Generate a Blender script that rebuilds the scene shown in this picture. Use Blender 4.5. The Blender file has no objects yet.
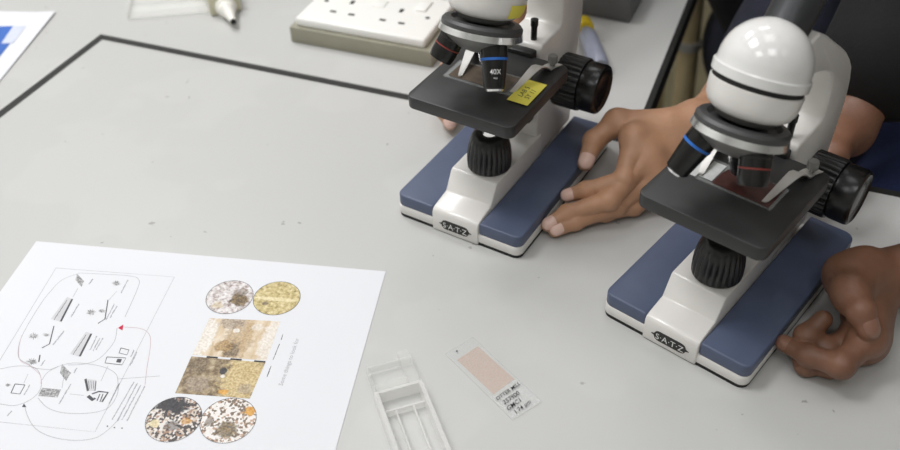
import bpy, bmesh, math, random
import numpy as np
from mathutils import Vector, Matrix
random.seed(4); np.random.seed(4)
PI = math.pi; R = math.radians
S = 0.001                                   # everything below is written in millimetres
C = bpy.context.scene.collection

# ------------------------------------------------------------------ camera model (mm)
F, TH, RO, H = 936.62, R(40.61), R(-1.28), 515.27
fw = np.array([0, math.cos(TH), -math.sin(TH)]); rt = np.array([1., 0, 0]); up = np.cross(rt, fw)
CM = np.array([rt*math.cos(RO)+up*math.sin(RO), -rt*math.sin(RO)+up*math.cos(RO), fw])
def at(px, py, z):
    """world point (mm) at height z seen at pixel px, py"""
    d = CM.T @ np.array([(px-450)/F, -(py-225)/F, 1]); return np.array([0, 0, H]) + (z-H)/d[2]*d

# ------------------------------------------------------------------ materials
def lin(c):
    return tuple(((v/255)/12.92 if v/255 <= .04045 else ((v/255+.055)/1.055)**2.4) for v in c)
def mat(name, rgb, rough=.5, metal=0, var=.06, scale=60, bump=0, bscale=None, spec=.5, coat=0, sss=0, sssrad=(.01, .004, .002)):
    m = bpy.data.materials.new(name); m.use_nodes = True
    nt = m.node_tree; b = nt.nodes['Principled BSDF']; c = lin(rgb)
    b.inputs['Roughness'].default_value = rough; b.inputs['Metallic'].default_value = metal
    b.inputs['Specular IOR Level'].default_value = spec
    if coat: b.inputs['Coat Weight'].default_value = coat; b.inputs['Coat Roughness'].default_value = .08
    tc = nt.nodes.new('ShaderNodeTexCoord'); n = nt.nodes.new('ShaderNodeTexNoise')
    n.inputs['Scale'].default_value = scale; n.inputs['Detail'].default_value = 6
    nt.links.new(tc.outputs['Object'], n.inputs['Vector'])
    r = nt.nodes.new('ShaderNodeValToRGB')
    r.color_ramp.elements[0].position = .3; r.color_ramp.elements[1].position = .7
    r.color_ramp.elements[0].color = tuple(v*(1-var) for v in c)+(1,)
    r.color_ramp.elements[1].color = tuple(min(1, v*(1+var)) for v in c)+(1,)
    nt.links.new(n.outputs['Fac'], r.inputs['Fac']); nt.links.new(r.outputs['Color'], b.inputs['Base Color'])
    if bump:
        n2 = nt.nodes.new('ShaderNodeTexNoise'); n2.inputs['Scale'].default_value = bscale or scale*4; n2.inputs['Detail'].default_value = 4
        nt.links.new(tc.outputs['Object'], n2.inputs['Vector'])
        bp = nt.nodes.new('ShaderNodeBump'); bp.inputs['Strength'].default_value = bump; bp.inputs['Distance'].default_value = .001
        nt.links.new(n2.outputs['Fac'], bp.inputs['Height']); nt.links.new(bp.outputs['Normal'], b.inputs['Normal'])
    if sss:
        b.inputs['Subsurface Weight'].default_value = sss; b.inputs['Subsurface Radius'].default_value = sssrad
        b.inputs['Subsurface Scale'].default_value = .4
    return m
def clear_mat(name, tint=(255, 255, 255), base=.08, edge=.6, rough=.15):
    m = bpy.data.materials.new(name); m.use_nodes = True; nt = m.node_tree
    b = nt.nodes['Principled BSDF']; b.inputs['Base Color'].default_value = lin(tint)+(1,); b.inputs['Roughness'].default_value = rough
    t = nt.nodes.new('ShaderNodeBsdfTransparent'); mx = nt.nodes.new('ShaderNodeMixShader')
    lw = nt.nodes.new('ShaderNodeLayerWeight'); lw.inputs['Blend'].default_value = .35
    n = nt.nodes.new('ShaderNodeTexNoise'); n.inputs['Scale'].default_value = 90
    mp = nt.nodes.new('ShaderNodeMapRange'); mp.inputs['To Min'].default_value = base; mp.inputs['To Max'].default_value = edge
    ad = nt.nodes.new('ShaderNodeMath'); ad.operation = 'MULTIPLY_ADD'; ad.inputs[1].default_value = .01
    nt.links.new(lw.outputs['Facing'], mp.inputs['Value']); nt.links.new(n.outputs['Fac'], ad.inputs[0]); nt.links.new(mp.outputs['Result'], ad.inputs[2])
    nt.links.new(ad.outputs[0], mx.inputs['Fac']); nt.links.new(t.outputs[0], mx.inputs[1]); nt.links.new(b.outputs[0], mx.inputs[2])
    nt.links.new(mx.outputs[0], nt.nodes['Material Output'].inputs['Surface'])
    return m
def ramp_mat(name, stops, scale, kind='noise', rough=.55, stretch=(1, 1, 1), detail=8, warp=0):
    m = bpy.data.materials.new(name); m.use_nodes = True; nt = m.node_tree; b = nt.nodes['Principled BSDF']
    b.inputs['Roughness'].default_value = rough
    tc = nt.nodes.new('ShaderNodeTexCoord'); mp = nt.nodes.new('ShaderNodeMapping'); mp.inputs['Scale'].default_value = stretch
    nt.links.new(tc.outputs['Object'], mp.inputs['Vector'])
    src = mp.outputs['Vector']
    if kind == 'noise':
        n = nt.nodes.new('ShaderNodeTexNoise'); n.inputs['Detail'].default_value = detail; n.inputs['Roughness'].default_value = .65; n.inputs['Distortion'].default_value = warp; o = n.outputs['Fac']
    else:
        n = nt.nodes.new('ShaderNodeTexVoronoi'); sx = nt.nodes.new('ShaderNodeSeparateColor')
        nt.links.new(n.outputs['Color'], sx.inputs['Color']); o = sx.outputs[0]
    n.inputs['Scale'].default_value = scale
    nt.links.new(src, n.inputs['Vector'])
    r = nt.nodes.new('ShaderNodeValToRGB'); e = r.color_ramp.elements
    e[0].position, e[1].position = stops[0][0], stops[-1][0]
    e[0].color = lin(stops[0][1])+(1,); e[1].color = lin(stops[-1][1])+(1,)
    for p, c in stops[1:-1]:
        q = e.new(p); q.color = lin(c)+(1,)
    if kind != 'noise': r.color_ramp.interpolation = 'CONSTANT'
    nt.links.new(o, r.inputs['Fac']); nt.links.new(r.outputs['Color'], b.inputs['Base Color'])
    return m

M = dict(
 white=mat('white_enamel', (226, 223, 218), .28, var=.02, coat=.15),
 dome=mat('white_dome_plastic', (226, 225, 222), .16, var=.015, coat=.4),
 blue=mat('blue_grey_pad', (82, 92, 116), .42, var=.05, bump=.03, bscale=1500),
 rubber=mat('black_rubber', (22, 22, 22), .7),
 black=mat('black_plastic', (27, 27, 27), .32, var=.1),
 stage=mat('black_stage_coating', (44, 44, 44), .42, var=.12, scale=40, bump=.04, bscale=900),
 gloss=mat('glossy_black_metal', (20, 19, 19), .27, var=.05),
 grey=mat('dark_grey_paint', (66, 66, 66), .45, var=.05),
 cone=mat('mid_grey_metal', (128, 127, 124), .4, metal=.4, var=.05),
 tube=mat('grey_anodised_tube', (58, 59, 61), .38, metal=.3, var=.04),
 chrome=mat('chrome', (240, 240, 240), .2, metal=.92, var=.03),
 steel=mat('spring_steel', (222, 220, 216), .28, metal=.75, var=.06),
 red=mat('red_enamel', (128, 50, 42), .4), yel=mat('yellow_enamel', (214, 180, 40), .4), blu=mat('blue_enamel', (38, 105, 190), .4),
 mark=mat('white_marking', (228, 228, 226), .5), ink=mat('black_ink', (38, 38, 40), .6), badge=mat('black_badge', (34, 33, 32), .4),
 glass=clear_mat('slide_glass', (224, 227, 224), .04, .4, .08),
 frost=mat('frosted_glass_end', (205, 207, 204), .5, var=.08, scale=250),
 section=mat('dark_red_brown_section', (72, 40, 36), .3, var=.35, scale=160),
 section2=mat('brown_grey_section', (92, 80, 68), .3, var=.3, scale=160),
 ylabel=mat('yellow_paper_label', (236, 224, 92), .6, var=.03),
 pink=ramp_mat('speckled_pink_section', [(.25, (150, 124, 108)), (.45, (188, 165, 151)), (.6, (198, 177, 165)), (.8, (178, 164, 140))], 900, detail=10),
 paper=mat('white_paper', (224, 225, 228), .7, var=.008, scale=8, spec=.2),
 line=mat('grey_print_line', (172, 172, 176), .8, spec=.1), dline=mat('dark_print', (92, 92, 96), .8, spec=.1),
 pline=mat('pink_print_line', (198, 172, 178), .8, spec=.1), redp=mat('red_print', (205, 60, 85), .8, spec=.1),
 lfill=mat('light_grey_print', (206, 206, 209), .8, spec=.1), mfill=ramp_mat('mottled_grey_print', [(.3, (70, 70, 72)), (.5, (150, 150, 150)), (.7, (225, 225, 226))], 700),
 bprint=mat('blue_print', (58, 104, 186), .7, var=.15, scale=20), lilac=mat('pale_lilac_print', (205, 210, 226), .7),
 clear=clear_mat('clear_plastic', (240, 240, 236), .05, .55, .2), milk=clear_mat('milky_plastic_edge', (254, 253, 250), .25, .7, .25),
 sock=mat('white_socket_plastic', (238, 237, 232), .3, var=.01), slot=mat('dark_slot', (40, 38, 36), .8),
 backbox=mat('olive_grey_box', (150, 147, 130), .55, var=.06, scale=30),
 device=mat('dark_grey_device', (96, 96, 96), .5, var=.05), lilacbottle=mat('pale_blue_grey_plastic', (146, 151, 166), .3),
 ycap=mat('yellow_cap', (224, 196, 40), .4), nozzle=mat('white_nozzle_plastic', (238, 236, 228), .4), cream=mat('cream_plastic', (206, 202, 176), .45),
 skinA=mat('light_brown_skin', (188, 143, 112), .45, var=.10, scale=45, bump=.18, bscale=420, sss=.12),
 skinB=mat('dark_brown_skin', (124, 87, 67), .5, var=.2, scale=40, bump=.2, bscale=420, sss=.08),
 nailA=mat('pale_pink_nail', (230, 194, 180), .2, var=.03), nailB=mat('brown_pink_nail', (140, 102, 84), .3, var=.04),
 navy=mat('navy_cloth', (22, 25, 40), .9, var=.2, bump=.3, bscale=300), denim=mat('blue_denim', (42, 52, 92), .9, var=.2, scale=200, bump=.3, bscale=700),
 blackcloth=mat('black_cloth', (12, 12, 13), .9, var=.2, bump=.3, bscale=300), hair=mat('black_hair', (18, 15, 14), .5, var=.3, scale=200),
 eye=mat('eye_white', (225, 222, 216), .2), shoe=mat('dark_shoe', (30, 30, 33), .6),
 wood=mat('pale_beech_wood', (212, 194, 152), .5, var=.12, scale=18), band=mat('grey_metal_collar', (190, 188, 182), .4, metal=.15),
 edging=mat('black_edging', (34, 34, 32), .55, var=.1), legmetal=mat('dark_leg_metal', (52, 54, 54), .45, metal=.5),
 wall=mat('wall_paint', (205, 205, 200), .85, var=.02, scale=3), ceil=mat('ceiling_paint', (228, 228, 225), .9, var=.02, scale=3),
 floor=mat('tan_vinyl_floor', (112, 104, 80), .5, var=.12, scale=14),
)
def table_mat():
    m = mat('pale_grey_laminate', (192, 192, 189), .36, var=.02, scale=2.2, spec=.4); nt = m.node_tree; b = nt.nodes['Principled BSDF']
    src = b.inputs['Base Color'].links[0].from_socket
    tc = nt.nodes.new('ShaderNodeTexCoord')
    def specks(scale, thr, val):
        v = nt.nodes.new('ShaderNodeTexNoise'); v.inputs['Scale'].default_value = scale; v.inputs['Detail'].default_value = 3
        nt.links.new(tc.outputs['Object'], v.inputs['Vector'])
        r = nt.nodes.new('ShaderNodeValToRGB'); r.color_ramp.elements[0].position = thr; r.color_ramp.elements[1].position = thr+.03
        r.color_ramp.elements[0].color = (0, 0, 0, 1); r.color_ramp.elements[1].color = (val, val, val, 1)
        nt.links.new(v.outputs['Fac'], r.inputs['Fac']); return r.outputs['Color']
    for sc, th, val, col in ((110, .735, .6, (120, 118, 112)), (7, .55, .12, (210, 210, 208))):
        mx = nt.nodes.new('ShaderNodeMix'); mx.data_type = 'RGBA'; mx.inputs['B'].default_value = lin(col)+(1,)
        nt.links.new(specks(sc, th, val), mx.inputs['Factor']); nt.links.new(src, mx.inputs['A']); src = mx.outputs['Result']
    nt.links.new(src, b.inputs['Base Color'])
    return m
M['table'] = table_mat()
def lens_mat():
    m = mat('emissive_lens_glass', (250, 250, 245), .1); b = m.node_tree.nodes['Principled BSDF']
    b.inputs['Emission Color'].default_value = (1, 1, .97, 1); b.inputs['Emission Strength'].default_value = .5  # weak emission makes the pale lens glow
    return m
M['lens'] = lens_mat()

# ------------------------------------------------------------------ object helpers
def obj(name, bm, m, parent=None, smooth=35, loc=None, rot=None):
    """bmesh (mm) or (verts, faces) -> one linked mesh object"""
    me = bpy.data.meshes.new(name)
    if isinstance(bm, tuple):
        me.from_pydata([tuple(v) for v in np.asarray(bm[0])*S], [], [tuple(int(i) for i in f) for f in bm[1]])
    else:
        bmesh.ops.recalc_face_normals(bm, faces=bm.faces)
        for v in bm.verts: v.co *= S
        bm.to_mesh(me); bm.free()
    for p in me.polygons: p.use_smooth = bool(smooth)
    if smooth and smooth < 180: me.set_sharp_from_angle(angle=R(smooth))
    me.materials.append(m)
    o = bpy.data.objects.new(name, me); C.objects.link(o)
    if parent: o.parent = parent
    if loc is not None: o.location = Vector(loc)*S
    if rot is not None: o.rotation_euler = rot
    return o
def thing(name, label, cat, loc=(0, 0, 0), rotz=0, group=None):
    o = bpy.data.objects.new(name, None); C.objects.link(o); o.empty_display_size = .02
    o.location = Vector(loc)*S; o.rotation_euler = (0, 0, rotz); tag(o, label, cat, group); return o
def tag(o, label, cat, group=None):
    o['label'] = label; o['category'] = cat
    if group: o['group'] = group
    return o
def struct(o): o['kind'] = 'structure'; return o
def bevel(bm, w, seg=2, ang=30):
    es = [e for e in bm.edges if len(e.link_faces) == 2 and e.calc_face_angle(0) > R(ang)]
    if w > 0: bmesh.ops.bevel(bm, geom=es, offset=w, segments=seg, profile=.5, affect='EDGES', clamp_overlap=True)
    return bm
def join(*bms):
    o = bmesh.new()
    for b in bms:
        me = bpy.data.meshes.new('t'); b.to_mesh(me); b.free(); o.from_mesh(me); bpy.data.meshes.remove(me)
    return o
def xf(bm, mtx): bmesh.ops.transform(bm, matrix=mtx, verts=bm.verts); return bm
def box(x0, x1, y0, y1, z0, z1, bv=0, seg=2):
    bm = bmesh.new(); bmesh.ops.create_cube(bm, size=1)
    for v in bm.verts: v.co = Vector(((x0+x1)/2+v.co.x*(x1-x0), (y0+y1)/2+v.co.y*(y1-y0), (z0+z1)/2+v.co.z*(z1-z0)))
    return bevel(bm, bv, seg) if bv else bm
def prism(pts, z0, z1, bv=0, seg=2, axis='z'):
    """extrude a polygon; axis x: pts are (y, z) and z0..z1 runs along x"""
    bm = bmesh.new(); f = (lambda p, h: (p[0], p[1], h)) if axis == 'z' else (lambda p, h: (h, p[0], p[1]))
    a = [bm.verts.new(f(p, z0)) for p in pts]; b = [bm.verts.new(f(p, z1)) for p in pts]
    bm.faces.new(a[::-1]); bm.faces.new(b); n = len(pts)
    for i in range(n): bm.faces.new((a[i], a[(i+1) % n], b[(i+1) % n], b[i]))
    bmesh.ops.recalc_face_normals(bm, faces=bm.faces)
    return bevel(bm, bv, seg) if bv else bm
def rrect(x0, x1, y0, y1, r, n=6, rs=None):
    rs = rs or (r, r, r, r); out = []       # corners: front-left, front-right, back-right, back-left
    for (cx, cy, a0), q in zip(((x0, y0, 180), (x1, y0, 270), (x1, y1, 0), (x0, y1, 90)), rs):
        sx = 1 if cx == x0 else -1; sy = 1 if cy == y0 else -1
        for i in range(n+1):
            a = R(a0+90*i/n); out.append((cx+sx*q+q*math.cos(a), cy+sy*q+q*math.sin(a)))
            if q == 0: break
    return out
def lathe(prof, n=40, flute=0, depth=0, frange=None, cap=True):
    """revolve (r, z) about z; optional flutes for rows in frange"""
    bm = bmesh.new(); rows = []
    for k, (r, z) in enumerate(prof):
        row = []
        for i in range(n):
            a = 2*PI*i/n; rr = r
            if flute and frange[0] <= k <= frange[1]: rr = r-depth*(.5-.5*math.cos(flute*a))**2
            row.append(bm.verts.new((rr*math.cos(a), rr*math.sin(a), z)))
        rows.append(row)
    for a, b in zip(rows, rows[1:]):
        for i in range(n): bm.faces.new((a[i], a[(i+1) % n], b[(i+1) % n], b[i]))
    if cap:
        if prof[0][0] > 1e-6: bm.faces.new(rows[0][::-1])
        if prof[-1][0] > 1e-6: bm.faces.new(rows[-1])
    bmesh.ops.remove_doubles(bm, verts=bm.verts, dist=1e-5)
    return bm
def axis_mtx(p, d):
    """matrix taking +z to direction d, origin to p"""
    q = Vector((0, 0, 1)).rotation_difference(Vector(d).normalized()); return Matrix.Translation(Vector(p)) @ q.to_matrix().to_4x4()
def mesh_bm(v, f):
    bm = bmesh.new(); V = [bm.verts.new(p) for p in v]
    for q in f: bm.faces.new([V[i] for i in q])
    return bm
def fit(bm, w, h):
    xs = [v.co.x for v in bm.verts]; ys = [v.co.y for v in bm.verts]
    for v in bm.verts: v.co.x = (v.co.x-(min(xs)+max(xs))/2)*w/(max(xs)-min(xs)); v.co.y = (v.co.y-(min(ys)+max(ys))/2)*h/(max(ys)-min(ys))
    return bm
def ribbon(path, w, t):
    """bent flat strip; path of (point, width dir)"""
    bm = bmesh.new(); rows = []
    for i, p in enumerate(path):
        p = Vector(p[0]); q = path[i]; wd = Vector(q[1]).normalized()*(w if len(q) < 3 else q[2])/2
        tn = (Vector(path[min(i+1, len(path)-1)][0])-Vector(path[max(i-1, 0)][0])).normalized(); nn = tn.cross(wd).normalized()*t/2
        rows.append([bm.verts.new(p+wd+nn), bm.verts.new(p-wd+nn), bm.verts.new(p-wd-nn), bm.verts.new(p+wd-nn)])
    for a, b in zip(rows, rows[1:]):
        for i in range(4): bm.faces.new((a[i], a[(i+1) % 4], b[(i+1) % 4], b[i]))
    bm.faces.new(rows[0][::-1]); bm.faces.new(rows[-1]); return bm
def text_bm(s, size, align='CENTER', shear=0, space=1, thick=0):
    cu = bpy.data.curves.new('t', 'FONT'); cu.body = s; cu.size = size; cu.align_x = align; cu.align_y = 'CENTER'; cu.shear = shear; cu.space_character = space
    cu.resolution_u = 3; cu.offset = thick
    o = bpy.data.objects.new('t', cu); C.objects.link(o); dg = bpy.context.evaluated_depsgraph_get(); dg.update()
    me = bpy.data.meshes.new_from_object(o.evaluated_get(dg)); bm = bmesh.new(); bm.from_mesh(me)
    bpy.data.objects.remove(o); bpy.data.curves.remove(cu); bpy.data.meshes.remove(me); return bm

# ------------------------------------------------------------------ signed distance surfaces for bodies
def cap(a, b, ra, rb, flat=None): return ('c', np.array(a, float), np.array(b, float), ra, rb, flat)
def ell(c, r, ax=None): return ('e', np.array(c, float), np.array(r, float), np.eye(3) if ax is None else np.array(ax, float))
def d_prim(P, q):
    if q[0] == 'c':
        _, a, b, ra, rb, flat = q
        X = P-a; ab = b-a; t = np.clip(X@ab/(ab@ab+1e-9), 0, 1); D = X-t[..., None]*ab
        if flat is not None:
            n, s = np.array(flat[0], float), flat[1]; n = n/np.linalg.norm(n)
            D = D+((1/s)-1)*(D@n)[..., None]*n
            return (np.linalg.norm(D, axis=-1)-(ra+(rb-ra)*t))*(s if s < 1 else 1)
        return np.linalg.norm(D, axis=-1)-(ra+(rb-ra)*t)
    _, c, r, A = q
    X = (P-c)@A.T; k0 = np.linalg.norm(X/r, axis=-1); k1 = np.linalg.norm(X/(r*r), axis=-1)+1e-9
    return k0*(k0-1)/k1
def smin(a, b, k):
    h = np.clip(k-np.abs(a-b), 0, None)/k; return np.minimum(a, b)-h*h*k*.25
def d_group(P, g, k):
    d = None
    for q in g:
        e = d_prim(P, q); d = e if d is None else smin(d, e, k)
    return d
def make_sdf(core, limbs, kc=12, kl=3, kj=7, dents=()):
    """core smooth-unioned; every limb (finger) joins the core but stays apart from its neighbours"""
    def f(P):
        c = d_group(P, core, kc) if core else None; tot = c
        for L in limbs:
            e = d_group(P, L, kl); e = smin(c, e, kj) if c is not None else e
            tot = e if tot is None else np.minimum(tot, e)
        for q, k in dents:
            tot = -smin(-tot, d_prim(P, q), k)
        return tot
    return f
def bounds(prims):
    lo, hi = [], []
    for q in prims:
        if q[0] == 'c':
            r = max(q[3], q[4])*(1 if q[5] is None else max(1, q[5][1])); lo.append(np.minimum(q[1], q[2])-r); hi.append(np.maximum(q[1], q[2])+r)
        else: r = q[2].max(); lo.append(q[1]-r); hi.append(q[1]+r)
    return np.min(lo, 0), np.max(hi, 0)
def surface(f, lo, hi, h):
    lo = lo-3*h; n = np.ceil((hi+3*h-lo)/h).astype(int)+1
    ax = [lo[i]+h*np.arange(n[i]) for i in range(3)]
    V = np.empty(n)
    YZ = np.stack(np.meshgrid(ax[1], ax[2], indexing='ij'), -1)
    for i0 in range(0, n[0], 16):
        xs = ax[0][i0:i0+16]; P = np.empty((len(xs), n[1], n[2], 3)); P[..., 0] = xs[:, None, None]; P[..., 1:] = YZ
        V[i0:i0+16] = f(P.reshape(-1, 3)).reshape(P.shape[:3])
    ins = V < 0; N = tuple(n-1)
    acc = np.zeros(N+(3,)); cnt = np.zeros(N)
    cs = [(a, b, c) for a in (0, 1) for b in (0, 1) for c in (0, 1)]
    sub = lambda A, o: A[o[0]:o[0]+N[0], o[1]:o[1]+N[1], o[2]:o[2]+N[2]]
    for p in cs:
        for k in range(3):
            if p[k] == 0:
                q = tuple(p[j]+(j == k) for j in range(3)); a, b = sub(V, p), sub(V, q); m = (a < 0) != (b < 0)
                t = np.where(m, a/np.where(m, a-b, 1), 0)
                for j in range(3): acc[..., j] += m*(p[j]+(t if j == k else 0))
                cnt += m
    idx = -np.ones(N, int); w = cnt > 0; idx[w] = np.arange(w.sum())
    verts = (np.argwhere(w)+acc[w]/cnt[w][:, None])*h+lo
    faces = []
    for k in range(3):
        i, j = [(1, 2), (2, 0), (0, 1)][k]
        sl = [slice(1, N[0]), slice(1, N[1]), slice(1, N[2])]; sl[k] = slice(0, N[k]); sl2 = list(sl); sl2[k] = slice(1, N[k]+1)
        a, b = ins[tuple(sl)], ins[tuple(sl2)]
        for m, flip in ((a & ~b, 0), (~a & b, 1)):
            g = np.argwhere(m)
            for d in range(3):
                if d != k: g[:, d] += 1
            o = np.zeros((4, 3), int); o[1][i] = -1; o[2][i] = -1; o[2][j] = -1; o[3][j] = -1
            q = np.stack([idx[tuple((g+o[t]).T)] for t in range(4)], 1); faces.append(q[:, ::-1] if flip else q)
    faces = np.concatenate(faces)
    faces = faces[:, ::-1] if False else faces
    for _ in range(2):
        g = grad(f, verts); verts = verts-np.clip(f(verts), -h, h)[:, None]*g
    return verts, faces
def grad(f, P, e=.3):
    g = np.stack([f(P+np.eye(3)[i]*e)-f(P-np.eye(3)[i]*e) for i in range(3)], 1); return g/(np.linalg.norm(g, axis=1)[:, None]+1e-9)
def nail(f, c, along, out, w, l):
    """curved nail plate hugging the surface f near c"""
    along = np.array(along)/np.linalg.norm(along); out = np.array(out)-np.dot(out, along)*along; out /= np.linalg.norm(out); side = np.cross(along, out)
    n = 9; V = []
    for i in range(n):
        for j in range(n):
            u, v = 2*i/(n-1)-1, 2*j/(n-1)-1
            V.append(c+side*u*math.sqrt(1-v*v*.5)*w/2+along*v*math.sqrt(1-u*u*.5)*l/2+out*2)
    V = np.array(V)
    for _ in range(6): V = V-f(V)[:, None]*grad(f, V)*.8
    G = grad(f, V); e = np.array([(1-(2*(k//n)/(n-1)-1)**4)*(1-(2*(k % n)/(n-1)-1)**4) for k in range(n*n)])
    V = V+G*(.15+.5*e)[:, None]
    return V, [(i*n+j, i*n+j+1, (i+1)*n+j+1, (i+1)*n+j) for i in range(n-1) for j in range(n-1)]
def merge(*vf):
    V, Fc, o = [], [], 0
    for v, f in vf: V.append(np.asarray(v)); Fc.append(np.asarray(f)+o); o += len(v)
    return np.concatenate(V), np.concatenate(Fc)
def body(prims, h, k=40): return surface(make_sdf(prims, [], kc=k), *bounds(prims), h)

# ================================================================== SETTING
FZ = -760
room = (-1700, 3000, -1500, 3600, 1950)      # x0 x1 y0 y1 ceiling z
x0, x1, y0, y1, cz = room
struct(obj('floor', box(x0-60, x1+60, y0-60, y1+60, FZ-40, FZ), M['floor'], smooth=0))
struct(obj('ceiling', box(x0-60, x1+60, y0-60, y1+60, cz, cz+40), M['ceil'], smooth=0))
for nm, b in (('wall_left', (x0-60, x0, y0-60, y1+60)), ('wall_right', (x1, x1+60, y0-60, y1+60)), ('wall_back', (x0, x1, y1, y1+60)), ('wall_front', (x0, x1, y0-60, y0))):
    struct(obj(nm, box(*b, FZ, cz), M['wall'], smooth=0))
KA = R(-21.7); KX, KY = -382.1, 931
U = np.array([math.cos(KA), math.sin(KA), 0]); Vv = np.array([-math.sin(KA), math.cos(KA), 0]); K0 = np.array([KX, KY, 0.])
def T(u, v, z=0): return K0+u*U+v*Vv+np.array([0, 0, z])

tb = thing('work_table', 'large pale grey laminate table with a thin black edge, carrying both microscopes', 'table', (KX, KY, FZ), KA)
obj('tabletop', box(0, 1500, -950, 0, -FZ-26, -FZ), M['table'], tb, smooth=0)
for b_ in ((-7.5, 0, -950, 0), (-7.5, 1500, 0, 8)): obj('edge_strip', box(*b_, -FZ-26, -FZ+.3), M['edging'], tb, smooth=0)['label'] = 'black edging strip'
for (lx, ly) in ((40, -60), (1440, -60), (40, -900), (1440, -900)):
    obj('leg', box(lx-16, lx+16, ly-16, ly+16, 0, -FZ-26, 2), M['legmetal'], tb)
bn = thing('side_bench', 'pale grey L-shaped bench top behind the black table edge, with the socket box on it', 'table', (KX, KY, FZ), KA)
obj('bench_top', prism([(-800, -950), (-9.5, -950), (-9.5, 10), (594, 10), (594, 360), (-800, 360)], -FZ-26, -FZ), M['table'], bn, smooth=0)
obj('edge_strip', box(594, 600, 10, 360, -FZ-28, -FZ+.3), M['edging'], bn, smooth=0)['label'] = 'black edging strip'
for (lx, ly) in ((-760, -900), (-60, -900), (-760, 320), (380, 320)):
    obj('leg', box(lx-16, lx+16, ly-16, ly+16, 0, -FZ-26, 2), M['legmetal'], bn)

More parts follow.
